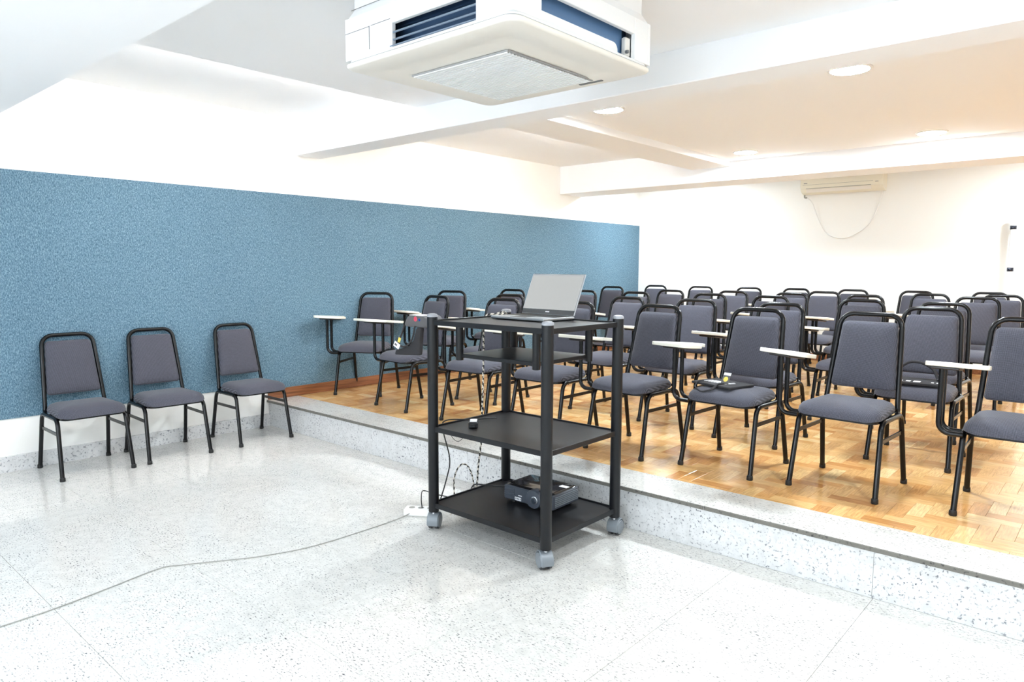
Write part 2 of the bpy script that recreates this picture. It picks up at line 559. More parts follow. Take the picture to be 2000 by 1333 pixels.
structure('ceiling', box(0, XR, YF, YB, ZH, 2.9), 'ceiling', 'white ceiling slab high along the blue wall')
def beam(name, x0, x1, y0, y1, z, label):
    structure(name, bevbox(x0, x1, y0, y1, z, ZH + 0.05, 0.004), 'ceiling', label)
beam('ceiling_drop', XD, XR, YN1, Y1F, ZD, 'lowered ceiling that carries the boxy air conditioner')
beam('ceiling_drop', 0.0, XR, YF, YN0, ZD, 'lowered ceiling above the camera')
beam('ceiling_beam', 0.0, XR, YN0, YN1, ZN, 'wide white beam in the upper left corner')
beam('ceiling_beam', 0.0, XR, Y1F, Y1B, Z1, 'white cross beam right behind the ceiling air conditioner')
beam('ceiling_beam', XB0, XB1, Y1B, Y2F, ZB, 'white long beam running back from the cross beam')
beam('ceiling_drop', XB1, XR, Y1B, Y2F, ZR, 'lowered ceiling with the round lamps')
beam('ceiling_beam', 0.0, XR, Y2F, Y2B, Z2, 'white cross beam in front of the end wall')
beam('ceiling_drop', 0.0, XR, Y2B, YB, 2.60, 'ceiling strip between the last beam and the end wall')

# blue fabric panel
mb = MB()
mb.add(box(0.0, 0.012, YF, -0.03, 0.36, 2.012)).add(box(0.0, 0.012, -0.03, YB - 0.002, 0.315, 2.012))
o = mb.build('wall_panel', 'blue')
tag(o, 'blue heathered fabric panel along the left wall', 'wall panel')

# ------------------------------------------------------------------ granite floor slabs
floor = structure('floor', box(0.0, XR, YF, 0.02, -0.10, -0.004), 'grout', 'white speckled granite floor')
S = 0.5555
def tile_mesh(x0, x1, y0, y1, seed):
    g = 0.0007
    return bevbox(x0 + g, x1 - g, y0 + g, y1 - g, -0.02, 0.0, 0.0008)
xi = [4.31 - S * k for k in range(8, -8, -1)]
yi = [-1.21 - S * k for k in range(8, -4, -1)]
for i in range(len(xi) - 1):
    for j in range(len(yi) - 1):
        x0, x1 = max(xi[i], 0.0), min(xi[i + 1], XR)
        y0, y1 = max(yi[j], YF), min(yi[j + 1], 0.0)
        if x1 - x0 < 0.02 or y1 - y0 < 0.02:
            continue
        v, f = tile_mesh(x0, x1, y0, y1, 0)
        cx, cy = (x0 + x1) / 2, (y0 + y1) / 2
        # every slab is cut from another place of the stone: shift its texture space by its own origin
        ox, oy = rnd.uniform(-3, 3), rnd.uniform(-3, 3)
        v = [(a - cx + ox, b_ - cy + oy, c) for a, b_, c in v]
        make('tile', v, f, 'granite', floor, loc=(cx - ox, cy - oy, 0))

mb = MB().add(bevbox(0.0, 0.02, YF, 0.0, 0.0, 0.107, 0.001))
o = mb.build('baseboard_left', 'granite_riser'); tag(o, 'speckled granite skirting below the blue panel', kind='structure')

# ------------------------------------------------------------------ platform: riser, tread, parquet
plat = structure('platform', box(0.0, XR, 0.015, YB, 0.0, HS - 0.024), 'subfloor', 'raised parquet platform with a granite step')
cuts = [0.0, 0.9, 2.45, 4.86, 6.6, XR]
for i in range(len(cuts) - 1):
    v, f = bevbox(cuts[i] + 0.0006, cuts[i + 1] - 0.0006, 0.0, 0.016, 0.0, HS - 0.02, 0.0006)
    make('riser_slab', v, f, 'granite_riser', plat)
cuts = [0.0, 1.35, 2.75, 4.10, 5.55, 6.9, XR]
for i in range(len(cuts) - 1):
    x0, x1 = cuts[i] + 0.0006, cuts[i + 1] - 0.0006
    b_ = 0.002
    prof = [(-0.02, HS - 0.02), (-0.02, HS - 0.003), (-0.017, HS), (YW, HS), (YW, HS - 0.02)]
    v = [(x0, y, z) for y, z in prof] + [(x1, y, z) for y, z in prof]
    f = [[0, 5, 6, 1], [1, 6, 7, 2], [2, 7, 8, 3], [3, 8, 9, 4], [4, 9, 5, 0], [0, 1, 2, 3, 4], [9, 8, 7, 6, 5]]
    make('tread_slab', v, f, None, plat, mats=['granite', 'granite_edge'], fmat=[1, 1, 0, 0, 0, 0, 0])

# herringbone parquet, blocks laid parallel to the walls
W_, N_ = 0.0715, 3
X0_, Y0_ = 5.221 - 80 * W_, 0.45 - 80 * W_
def proj(P):
    d = Vector(P) - Vector((CX, CY, CH))
    z = d.dot(fwd)
    if z < 0.05: return None
    return 1000 + F * d.dot(r2) / z, 666.5 - F * d.dot(u2) / z, z
blocks = {}
for i in range(0, 130):
    for j in range(60, 185):
        d = (j - i) % (2 * N_)
        if d < N_:
            key = ('v', i, j - d)
            r_ = (i, i + 1, j - d, j - d + N_)
        else:
            i0 = i - (2 * N_ - 1 - d)
            key = ('h', i0, j)
            r_ = (i0, i0 + N_, j, j + 1)
        if key in blocks: continue
        x0, x1, y0, y1 = X0_ + r_[0] * W_, X0_ + r_[1] * W_, Y0_ + r_[2] * W_, Y0_ + r_[3] * W_
        x0, x1, y0, y1 = max(x0, 0.018), min(x1, XR), max(y0, YW), min(y1, YB - 0.018)
        if x1 - x0 < 0.006 or y1 - y0 < 0.006: continue
        blocks[key] = (x0, x1, y0, y1)
items = []
for key, (x0, x1, y0, y1) in blocks.items():
    p = proj(((x0 + x1) / 2, (y0 + y1) / 2, HS))
    size = 0
    if p and -40 < p[0] < 2040 and -40 < p[1] < 1373:
        size = (x1 - x0) * (y1 - y0) * (1.15) / (p[2] ** 3)
    items.append((size, key))
items.sort(reverse=True)
def block_geo(x0, x1, y0, y1, g=0.0004):
    x0 += g; x1 -= g; y0 += g; y1 -= g
    b_ = 0.0007
    lo = [(x0, y0, HS - 0.02), (x1, y0, HS - 0.02), (x1, y1, HS - 0.02), (x0, y1, HS - 0.02)]
    mid = [(a, b2, HS - b_) for a, b2, _ in lo]
    hi = [(x0 + b_, y0 + b_, HS), (x1 - b_, y0 + b_, HS), (x1 - b_, y1 - b_, HS), (x0 + b_, y1 - b_, HS)]
    return loft([lo, mid, hi], cap0=False)
def set_tint(me, cols, nm='tint'):
    a = me.attributes.new(nm, 'FLOAT_COLOR', 'POINT')
    flat = [c for col in cols for c in col]
    a.data.foreach_set('color', flat)
rest_v, rest_f, rest_c = [], [], []
nplank = 0
for size, key in items:
    t = min(max(rnd.gauss(0.58, 0.17), 0.16), 1.0)
    c = (t, 1.0 if key[0] == 'v' else 0.0, 0.0, 1.0)
    v, f = block_geo(*blocks[key])
    if nplank < 300 and size > 0:
        o = make('plank', v, f, 'parquet', plat)
        set_tint(o.data, [c] * len(v))
        nplank += 1
    else:
        k = len(rest_v)
        rest_v += v; rest_f += [[q + k for q in ff] for ff in f]; rest_c += [c] * len(v)
o = make('parquet_field', rest_v, rest_f, 'parquet', plat)
set_tint(o.data, rest_c)
o['kind'] = 'stuff'

o = make('trim_1', *bevbox(0.0, 0.02, -0.01, YB, HS, 0.316, 0.003), 'wood'); tag(o, 'reddish wooden skirting along the blue panel', kind='structure')
mb = MB()
for v in (box(0.02, XR, YB - 0.02, YB, HS, 0.316),):
    mb.add((([(b_, a, c) for a, b_, c in [(q[1], q[0], q[2]) for q in v[0]]]), v[1]))
o = mb.build('trim_2', 'wood'); tag(o, 'wooden skirting along the white end wall', kind='structure')

# ------------------------------------------------------------------ chairs
TR = 0.0135
def seat_geo():
    def ring(inset, z, dome=0.0):
        poly = round_poly([(-0.212 + inset, -0.238 + inset), (0.212 - inset, -0.238 + inset), (0.185 - inset, 0.150 - inset), (-0.185 + inset, 0.150 - inset)],
                          [max(0.075 - inset * 0.5, 0.01), max(0.075 - inset * 0.5, 0.01), max(0.05 - inset * 0.4, 0.01), max(0.05 - inset * 0.4, 0.01)], 6)
        out = []
        for x, y in poly:
            t = max(0.0, (-y - 0.05) / 0.19)
            out.append((x, y, z - (0.020 * t ** 2.2 if dome else 0.0)))
        return out
    rings = [ring(0.012, 0.398), ring(0.002, 0.402), ring(0.0, 0.416, 1), ring(0.004, 0.436, 1), ring(0.016, 0.452, 1), ring(0.040, 0.463, 1), ring(0.085, 0.470, 1), ring(0.13, 0.472, 1)]
    return loft(rings)
def yback(z):
    return 0.150 + (z - 0.40) * 0.205
def back_geo():
    def ring(inset, t):
        poly = round_poly([(-0.166 + inset, 0.505 + inset), (0.166 - inset, 0.505 + inset), (0.140 - inset, 0.866 - inset), (-0.140 + inset, 0.866 - inset)],
                          [max(0.02 - inset * .3, .006), max(0.02 - inset * .3, .006), max(0.028 - inset * .3, .006), max(0.028 - inset * .3, .006)], 5)
        return [(x, yback(z) + t, z) for x, z in poly]
    rings = [ring(0.008, 0.016), ring(0.0, 0.010), ring(0.0, -0.010), ring(0.004, -0.020), ring(0.016, -0.027), ring(0.045, -0.032), ring(0.09, -0.034)]
    v, f = loft(rings)
    return v, f
def hoop_geo():
    def P(x, z): return (x, yback(z), z)
    pts = [(-0.196, 0.118, 0.389), (-0.188, 0.150, 0.398), P(-0.183, 0.45), P(-0.168, 0.72), P(-0.156, 0.9065), P(0.156, 0.9065), P(0.168, 0.72), P(0.183, 0.45), (0.188, 0.150, 0.398), (0.196, 0.118, 0.389)]
    return tube(fillet(pts, [0, .03, .04, .3, .072, .072, .3, .04, .03, 0], 5), TR, 10)
def leg_geo(sx, sy):
    foot = (0.215 * sx, 0.233 * sy, 0.012)
    top = (0.2035 * sx, 0.158 * sy, 0.389)
    mid = (0.2035 * sx, 0.0, 0.389)
    return tube(fillet([foot, top, mid], [0, 0.055, 0], 6), TR, 10)
def cap_geo(sx, sy):
    return lathe([(0.0155, 0.0), (0.0175, 0.003), (0.0165, 0.022), (0.0145, 0.026)], 10, 'z', (0.2153 * sx, 0.235 * sy, 0.0))
def stretcher_geo(sx):
    z = 0.292
    x = 0.2065 * sx
    y = 0.177
    return box(x - 0.004, x + 0.004, -y, y, z - 0.010, z + 0.010)
def frame_geo():
    mb = MB()
    poly = round_poly([(-0.200, -0.226), (0.200, -0.226), (0.172, 0.138), (-0.172, 0.138)], 0.06, 4)
    mb.add(loft([[(x, y, 0.386) for x, y in poly], [(x, y, 0.399) for x, y in poly]]))
    for y in (-0.10, 0.10):
        mb.add(tube([(-0.2035, y, 0.380), (0.2035, y, 0.380)], 0.009, 8))
    mb.add(tube([(-0.19, 0.142, 0.415), (0.19, 0.142, 0.415)], 0.008, 8))
    return mb.v, mb.f
def tablet_geo():
    poly = round_poly([(-0.055, -0.225), (0.195, -0.225), (0.195, -0.055), (0.058, 0.03), (0.055, 0.24), (-0.055, 0.24)], [0.035, 0.05, 0.05, 0.05, 0.045, 0.045], 6)
    c = Vector((0.05, -0.02))
    def ring(i, z):
        out = []
        for x, y in poly:
            d = (c - Vector((x, y))).normalized() * i
            out.append((x + d.x, y + d.y, z))
        return out
    return loft([ring(0.003, 0.0), ring(0.0, 0.003), ring(0.0, 0.017), ring(0.003, 0.020)])
def support_geo(y):
    pts = [(-0.2035, y, 0.378), (-0.305, y, 0.378), (-0.305, y, 0.684)]
    return tube(fillet(pts, [0, 0.07, 0], 7), 0.0125, 10)
def bracket_geo():
    mb = MB()
    mb.add(bevbox(-0.040, 0.075, -0.12, 0.10, -0.014, 0.0, 0.004))
    return mb.v, mb.f

def make_chair(tablet):
    t = empty('tablet_chair' if tablet else 'stacking_chair')
    make('seat', *seat_geo(), 'seat', t, True, sharp=60)
    make('backrest', *back_geo(), 'seat', t, True, sharp=60)
    make('back_frame', *hoop_geo(), 'black_metal', t, True)
    make('seat_frame', *frame_geo(), 'black_metal', t, True)
    for sx in (-1, 1):
        for sy in (-1, 1):
            l = make('leg', *leg_geo(sx, sy), 'black_metal', t, True)
            make('foot_cap', *cap_geo(sx, sy), 'rubber', l, True)
        make('stretcher', *stretcher_geo(sx), 'black_metal', t)
    if tablet:
        for y in (-0.185, -0.100):
            make('tablet_support', *support_geo(y), 'black_metal', t, True)
        p = make('writing_tablet', *tablet_geo(), 'laminate', t, True, loc=(-0.305, -0.142, 0.692), rot=(R(-6), 0, 0), sharp=30)
        make('bracket', *bracket_geo(), 'black_plastic', p)
    return t

def copy_tree(o, parent=None):
    c = o.copy()
    COL.objects.link(c)
    c.parent = parent
    for ch in list(o.children):
        copy_tree(ch, c)
    return c

# chairs without tablets, backs to the blue panel
proto = make_chair(False)
plain_spots = [(0.285, -1.527, 90, 'grey chair without tablet against the blue panel, leftmost of three'),
               (0.285, -0.980, 88, 'grey chair without tablet against the blue panel, middle of three'),
               (0.300, -0.325, 90, 'grey chair without tablet next to the granite step')]
for i, (x, y, a, lb) in enumerate(plain_spots):
    o = proto if i == 0 else copy_tree(proto)
    o.location = (x, y, 0); o.rotation_euler = (0, 0, R(a))
    tag(o, lb, 'chair', 'chairs against the blue panel')

# chairs with writing tablets on the platform: (x, y of the top of the back, turn, tablet tilt x, tablet tilt y)
BK = 0.255
rows = [
    ('front row', [('c', 0.305, 0.835, 30), ('c', 1.13, 0.69, -5), ('c', 1.93, 0.69, 3), ('c', 2.59, 0.72, 0), ('c', 3.25, 0.727, -4), ('c', 3.89, 0.79, -3), ('c', 4.51, 0.825, -3), ('c', 5.24, 0.89, 2)]),
    ('second row', [('t', 0.30, 1.93, 18), ('t', 1.38, 1.62, 4), ('t', 2.43, 1.93, -3), ('t', 3.05, 1.93, 2), ('t', 3.76, 1.80, -4), ('t', 4.66, 1.93, 0)]),
    ('third row', [('t', 0.42, 2.75, 6), ('t', 1.12, 3.12, 3), ('t', 1.79, 3.10, -2), ('t', 2.55, 3.20, 3), ('t', 3.20, 3.05, -3), ('t', 4.0, 2.85, 2), ('t', 4.585, 2.72, -3)]),
    ('fourth row', [('t', 0.42, 4.75, 4), ('t', 1.72, 3.95, -2), ('t', 2.37, 4.12, 3), ('t', 3.04, 3.98, 0), ('t', 3.73, 3.95, -2), ('t', 4.585, 4.15, 2)]),
    ('fifth row', [('t', 3.12, 4.72, 0), ('t', 4.10, 4.80, 3), ('t', 4.675, 4.95, -2)]),
    ('back row', [('t', 0.50, 5.74, 4), ('t', 1.20, 5.72, 6), ('t', 1.88, 5.70, 0), ('t', 2.48, 5.70, -3), ('t', 3.13, 5.72, 2), ('t', 3.80, 5.68, 0), ('t', 4.47, 5.76, -2)]),
]
ordw = ['nearest the blue panel', 'second from the blue panel', 'third from the blue panel', 'fourth from the blue panel', 'fifth from the blue panel', 'sixth from the blue panel', 'seventh from the blue panel', 'eighth from the blue panel']
tproto = make_chair(True)
chairs = {}
first = True
for rname, lst in rows:
    for k, (kind, x, y, a) in enumerate(lst):
        o = tproto if first else copy_tree(tproto)
        first = False
        an = R(a)
        if kind == 't':
            x, y = x + math.sin(an) * BK, y - math.cos(an) * BK
        o.location = (x, y, HS); o.rotation_euler = (0, 0, an)
        end = ordw[k]
        if k == len(lst) - 1 and k > 0:
            end = 'rightmost and farthest from the blue panel'
        tag(o, 'grey tablet-arm chair in the %s, %s' % (rname, end), 'chair', 'tablet chairs on the platform')
        chairs[(rname, k)] = o
        for ch in o.children:
            if ch.name.startswith('writing_tablet'):
                ch.rotation_euler = (R(-6 + rnd.uniform(-1.5, 1.2)), R(rnd.uniform(-1.0, 2.0)), R(rnd.uniform(-3, 3)))
                if (rname, k) == ('front row', 6):
                    ch.rotation_euler = (R(-7.5), R(3.5), 0)
                if (rname, k) == ('front row', 0):
                    ch.rotation_euler = (R(-4), R(2), 0)

# ------------------------------------------------------------------ cart
PX0, PX1, PY0, PY1 = 2.902, 3.660, -0.700, -0.130
cart = empty('equipment_cart', ((PX0 + PX1) / 2, (PY0 + PY1) / 2, 0))
tag(cart, 'tall black metal equipment cart on casters in front of the step', 'cart')
ccx, ccy = cart.location.x, cart.location.y
hx, hy = (PX1 - PX0) / 2, (PY1 - PY0) / 2
for sx, sy in ((-1, -1), (1, -1), (1, 1), (-1, 1)):
    p = make('post', *lathe([(0.0265, 0.098), (0.0275, 0.10), (0.0275, 1.130)], 20, 'z', (sx * hx, sy * hy, 0)), 'cart_metal', cart, True)
    make('post_cap', *lathe([(0.0280, 1.128), (0.0280, 1.136), (0.024, 1.143), (0.012, 1.146)], 20, 'z', (sx * hx, sy * hy, 0)), 'cart_cap', p, True)
def shelf(name, z1, h=0.026):
    z0 = z1 - h
    s = make(name, *box(-hx + 0.012, hx - 0.012, -hy + 0.012, hy - 0.012, z1 - 0.012, z1 - 0.008), 'cart_tray', cart)
    t = 0.008
    for a in ((-hx + .02, hx - .02, -hy - 0.012, -hy - 0.012 + t), (-hx + .02, hx - .02, hy + 0.012 - t, hy + 0.012)):
        make('rail', *bevbox(*a, z0, z1, 0.0015), 'cart_metal', s)
    for a in ((-hx - 0.012, -hx - 0.012 + t, -hy + .02, hy - .02), (hx + 0.012 - t, hx + 0.012, -hy + .02, hy - .02)):
        make('rail', *bevbox(*a, z0, z1, 0.0015), 'cart_metal', s)
    # the tray sheet reaches to the rails
    v, f = box(-hx - 0.006, hx + 0.006, -hy - 0.006, hy + 0.006, z1 - 0.012, z1 - 0.008)
    s.data.clear_geometry(); s.data.from_pydata(v, [], f)
    return s
shelf('top_shelf', 1.113)
shelf('middle_shelf', 0.556)
shelf('bottom_shelf', 0.148)
hs_ = make('hanging_shelf', *bevbox(3.025 - ccx, 3.535 - ccx, -0.625 - ccy, -0.205 - ccy, 0.922, 0.942, 0.002), 'cart_tray', cart)
for x in (3.025, 3.535):
    for y in (-0.625, -0.205):
        make('hanger_post', *lathe([(0.0185, 0.908), (0.0195, 0.910), (0.0195, 1.103)], 16, 'z', (x - ccx, y - ccy, 0)), 'cart_metal', hs_, True)
def caster(x, y, a):
    c = empty('caster', (x, y, 0), a)
    c.parent = cart
    for s in (-1, 1):
        make('wheel', *lathe([(0.012, -0.010), (0.036, -0.010), (0.0415, -0.006), (0.0415, 0.006), (0.036, 0.010), (0.012, 0.010)], 24, 'x', (s * 0.018, 0.012, 0.0415)), 'caster_dark', c, True)
    rings = []
    for k in range(13):
        an = R(-25 + k * 230 / 12)
        yy, zz = 0.012 + 0.045 * math.cos(an), 0.044 + 0.047 * math.sin(an)
        y2, z2 = 0.012 + 0.041 * math.cos(an), 0.044 + 0.043 * math.sin(an)
        rings.append([(-0.031, y2, z2), (-0.027, yy, zz), (0.027, yy, zz), (0.031, y2, z2), (0.027, y2 * .96, z2 * .96), (-0.027, y2 * .96, z2 * .96)])
    make('hood', *loft(rings), 'caster', c, True)
    for s in (-1, 1):
        make('wheel_cover', *lathe([(0.036, 0), (0.034, s * 0.004), (0.02, s * 0.006), (0.0, s * 0.0065)], 20, 'x', (s * 0.0285, 0.012, 0.044)), 'caster', c, True)
    make('stem', *lathe([(0.010, 0.07), (0.010, 0.10)], 12), 'steel', c, True)
caster(-hx, -hy, R(30))
caster(hx, -hy, R(60))
caster(hx, hy, R(8))
caster(-hx, hy, R(40))

# ------------------------------------------------------------------ laptop on the cart
TOPZ = 1.105
lap = empty('laptop', (3.180, -0.232, TOPZ), R(-2.5))
tag(lap, 'open silver laptop with pale grey screen on the cart', 'laptop')
LW, LD = 0.192, 0.126
make('base', *bevbox(-LW, LW, -LD, LD, 0.004, 0.019, 0.004), 'silver', lap)
make('keyboard', *box(-LW + .02, LW - .02, -0.02, LD - 0.02, 0.019, 0.0205), 'keys', lap)
make('touchpad', *box(-0.055, 0.055, -LD + 0.012, -0.035, 0.019, 0.0198), 'keys', lap)
for x in (-0.16, 0.16):
    for y in (-0.10, 0.10):
        make('rubber_foot', *lathe([(0.008, 0.0), (0.008, 0.005)], 10, 'z', (x, y, 0)), 'rubber', lap)
lid = make('lid', *bevbox(-LW, LW, -0.004, 0.004, 0.0, 0.242, 0.003), 'silver', lap, loc=(0, LD - 0.004, 0.020), rot=(R(-24), 0, 0))
make('screen', *box(-LW + .007, LW - .007, -0.0052, -0.0042, 0.030, 0.232), 'screen', lid)
make('chin', *box(-LW + .004, LW - .004, -0.0050, -0.0041, 0.003, 0.029), plain('dark laptop bezel', srgb(70, 72, 74), 0.3), lid)
make('maker_mark', *box(-0.014, 0.014, -0.0056, -0.0050, 0.013, 0.019), 'paper', lid)

# coil of braided cable lying by the laptop and hanging down the cart
def braid_tube(name, pts, r, parent=None, period=0.034, n=10, twist=True):
    path = smooth_path(pts, n)
    # resample densely so the stripes are crisp
    dense = [path[0]]
    step = period / 4
    for a, b_ in zip(path[:-1], path[1:]):
        L = (b_ - a).length
        k = max(1, int(L / step))
        for q in range(1, k + 1):
            dense.append(a.lerp(b_, q / k))
    seg = 8
    v, f = tube(dense, r, seg)
    o = make(name, v, f, 'braid', parent, True)
    cols, s = [], 0.0
    for i in range(len(dense)):
        if i: s += (dense[i] - dense[i - 1]).length
        for k in range(seg):
            ph = (s / period + (k / seg if twist else 0)) % 1.0
            cols.append((1.0 if ph < 0.5 else 0.0, 0, 0, 1))
    set_tint(o.data, cols, 'run')
    return o
def strand(name, pts, r, mat, n=8):
    return make(name, *tube(smooth_path(pts, n), r, 8), mat, None, True)

o = braid_tube('braided_cable', [(3.02, -0.20, 1.112), (2.965, -0.22, 1.125), (2.94, -0.28, 1.116), (2.985, -0.30, 1.122), (3.0, -0.25, 1.132), (2.955, -0.215, 1.135), (2.915, -0.24, 1.122), (2.889, -0.275, 1.118),
                                 (2.876, -0.290, 1.07), (2.874, -0.29, 0.90), (2.878, -0.30, 0.70), (2.872, -0.30, 0.56), (2.868, -0.30, 0.42), (2.860, -0.32, 0.25), (2.853, -0.33, 0.13),
                                 (2.85, -0.40, 0.02), (2.83, -0.47, 0.012)], 0.0055)
tag(o, 'black and white braided cable hanging down behind the cart', 'cable')
o = braid_tube('braided_cable', [(2.84, -0.52, 0.012), (2.855, -0.505, 0.08), (2.850, -0.50, 0.22), (2.850, -0.45, 0.285), (2.852, -0.39, 0.26), (2.852, -0.35, 0.16), (2.84, -0.34, 0.02)], 0.004)
tag(o, 'small loop of black and white braided cable above the bottom shelf', 'cable')
o = strand('thin_cable', [(3.02, -0.34, 0.560), (2.95, -0.46, 0.560), (2.885, -0.585, 0.566), (2.868, -0.600, 0.52), (2.872, -0.555, 0.35), (2.868, -0.57, 0.25), (2.850, -0.62, 0.10), (2.80, -0.64, 0.03)], 0.0035, 'cable_black')
tag(o, 'thin black cable running from the power adapter to the floor', 'cable')
o = strand('thin_cable', [(2.880, -0.555, 0.53), (2.872, -0.54, 0.47), (2.872, -0.49, 0.43), (2.872, -0.43, 0.46), (2.878, -0.40, 0.53)], 0.0016, 'cable_black')
tag(o, 'very thin black wire looping under the middle shelf', 'cable')
o = strand('thin_cable', [(2.700, -0.605, 0.042), (2.705, -0.615, 0.10), (2.76, -0.65, 0.165), (2.84, -0.645, 0.165), (2.90, -0.60, 0.15)], 0.003, 'cable_black')
tag(o, 'black cable arching from the white power strip behind the cart post', 'cable')

# power adapter on the middle shelf
ad = empty('power_adapter', (3.035, -0.535, 0.548), R(-48))
tag(ad, 'small black laptop power adapter on the middle shelf', 'adapter')
make('body', *bevbox(-0.048, 0.048, -0.024, 0.024, 0.0, 0.030, 0.004), 'black_plastic', ad)
make('sticker', *box(-0.040, 0.030, -0.018, 0.018, 0.030, 0.0306), 'paper', ad)
make('plug', *bevbox(0.048, 0.064, -0.012, 0.012, 0.006, 0.022, 0.002), 'black_plastic', ad)

# power strip on the floor and its lead
ps = empty('power_strip', (2.690, -0.600, 0), R(35))
tag(ps, 'white power strip on the floor behind the cart', 'power strip')
make('body', *bevbox(-0.095, 0.095, -0.034, 0.034, 0.0, 0.040, 0.005), 'white_plastic', ps)
for k in range(3):
    make('socket', *lathe([(0.017, 0.039), (0.017, 0.0405)], 16, 'z', (-0.055 + 0.052 * k, 0, 0)), 'cable_grey', ps)
o = strand('floor_cable', [(2.44, -2.9, 0.004), (2.432, -2.506, 0.004), (2.421, -2.314, 0.004), (2.386, -2.113, 0.004), (2.342, -1.883, 0.004), (2.377, -1.80, 0.004), (2.47, -1.65, 0.004), (2.56, -1.50, 0.004), (2.635, -1.28, 0.004), (2.655, -1.0, 0.004), (2.655, -0.73, 0.006), (2.66, -0.64, 0.02)], 0.0024, 'cable_grey')
tag(o, 'thin pale grey cable lying across the granite floor', 'cable')

# ------------------------------------------------------------------ projector on the bottom shelf
BZ = 0.140
pj = empty('projector', (3.312, -0.305, BZ), R(1))
tag(pj, 'charcoal projector on the bottom shelf of the cart', 'projector')
PW, PD = 0.163, 0.115
body = make('body', *bevbox(-PW, PW, -PD, PD, 0.016, 0.094, 0.006), 'projector', pj)
make('lid', *loft([[(x, y, z) for x, y in round_poly([(-PW + i, -PD + i), (PW - i, -PD + i), (PW - i, PD - i), (-PW + i, PD - i)], 0.02, 4)] for i, z in ((0.006, 0.0935), (0.010, 0.099), (0.020, 0.102))]), 'projector_top', pj, True)
make('lens_hood', *lathe([(0.050, -0.03), (0.050, 0.004), (0.046, 0.012), (0.030, 0.014)], 32, 'y', (0.045, -PD, 0.055)), 'projector', pj, True)
make('lens_ring', *lathe([(0.021, 0.010), (0.021, 0.019), (0.018, 0.020)], 28, 'y', (0.058, -PD, 0.055)), 'steel', pj, True)
make('lens', *lathe([(0.0165, 0.016), (0.0165, 0.0215), (0.009, 0.0235)], 24, 'y', (0.058, -PD, 0.055)), 'glass_dark', pj, True)
make('sensor', *lathe([(0.006, 0.0), (0.006, 0.002)], 14, 'y', (0.105, -PD, 0.062)), 'black_plastic', pj)
make('label_sticker', *box(-0.085, -0.043, -PD - 0.0012, -PD - 0.0002, 0.024, 0.041), 'paper', pj)
for k in range(4):
    make('print_bar', *box(-0.080 + 0.0095 * k, -0.0745 + 0.0095 * k, -PD - 0.0016, -PD - 0.0012, 0.028, 0.038), 'projector', pj)
make('maker_mark', *box(-0.062, -0.038, -PD - 0.0012, -PD - 0.0002, 0.050, 0.0535), 'paper', pj)
for k in range(6):
    z = 0.032 + k * 0.0095
    make('vent_rib', *box(-PW + 0.006, -0.088, -PD - 0.0025, -PD + 0.001, z, z + 0.0045), 'projector', pj)
    make('vent_rib', *box(PW - 0.001, PW + 0.003, -PD + 0.02, PD - 0.01, z, z + 0.0045), 'caster', pj)
for x in (-0.12, 0.12):
    for y in (-0.08, 0.08):
        make('foot', *lathe([(0.013, 0.0), (0.012, 0.017)], 12, 'z', (x, y, 0)), 'rubber', pj)
make('focus_window', *bevbox(0.10, 0.15, 0.02, 0.05, 0.1015, 0.1035, 0.001), 'paper', pj)
o = strand('thin_cable', [(3.16, -0.22, 0.18), (3.11, -0.20, 0.165), (3.02, -0.28, 0.158), (2.93, -0.33, 0.158), (2.862, -0.36, 0.150), (2.845, -0.39, 0.08), (2.80, -0.45, 0.01)], 0.004, 'cable_black')
tag(o, 'black power cable running from the projector over the shelf edge', 'cable')

# ------------------------------------------------------------------ ceiling cassette air conditioner
AX0, AX1, AY0, AY1, AZ = 3.055, 4.005, -1.33, -0.435, 2.20
acx, acy = (AX0 + AX1) / 2, (AY0 + AY1) / 2
ac = empty('ceiling_air_conditioner', (acx, acy, AZ))
tag(ac, 'white boxy air conditioner hanging from the ceiling with open sides', 'air conditioner')
ax, ay = (AX1 - AX0) / 2, (AY1 - AY0) / 2
ZT = ZD - AZ
OL0, OL1 = 3.368 - acx, 3.822 - acx      # opening on the side that faces the camera
OR0, OR1 = -1.170 - acy, -0.566 - acy    # opening on the right side
ZO0, ZO1 = 0.034, 0.124
def rrect(x, y, r, n=5): return round_poly([(-x, -y), (x, -y), (x, y), (-x, y)], r, n)
# bottom panel with a gently sunk ring towards the grille
prof = [(0.005, 0.020), (0.0, 0.016), (0.0, 0.008), (0.004, 0.002), (0.012, 0.0), (0.11, 0.0), (0.13, 0.005), (0.17, 0.006)]
rings = [[(x, y, z) for x, y in rrect(ax - i, ay - i, max(0.05 - i * 0.2, 0.012))] for i, z in prof]
make('bottom_panel', *loft(rings, cap0=False), 'ac_panel', ac, True, sharp=50)
# intake grille: frame and many fine bars
gx, gy = 0.278, 0.280
gr = make('intake_grille', *box(-gx, gx, -gy, gy, -0.002, 0.004), 'grille_back', ac, loc=(-0.052, 0.085, 0))
nb = 30
for k in range(nb):
    y = -gy + 0.01 + (2 * gy - 0.02) * k / (nb - 1)
    make('grille_bar', *box(-gx + 0.008, gx - 0.008, y - 0.0052, y + 0.0052, -0.006, -0.002), 'ac_white', gr)
for k in range(9):
    x = -gx + 0.01 + (2 * gx - 0.02) * k / 8
    make('grille_rib', *box(x - 0.002, x + 0.002, -gy + .008, gy - .008, -0.0045, -0.002), 'ac_white', gr)
make('badge', *box(gx - 0.14, gx - 0.02, gy + 0.100, gy + 0.116, -0.003, 0.004), 'ac_groove', ac, rot=(0, 0, 0))
make('panel_gap', *loft([[(x, y, z) for x, y in rrect(ax - 0.006, ay - 0.006, 0.045)] for z in (0.0165, 0.0215)]), 'ac_groove', ac, True)
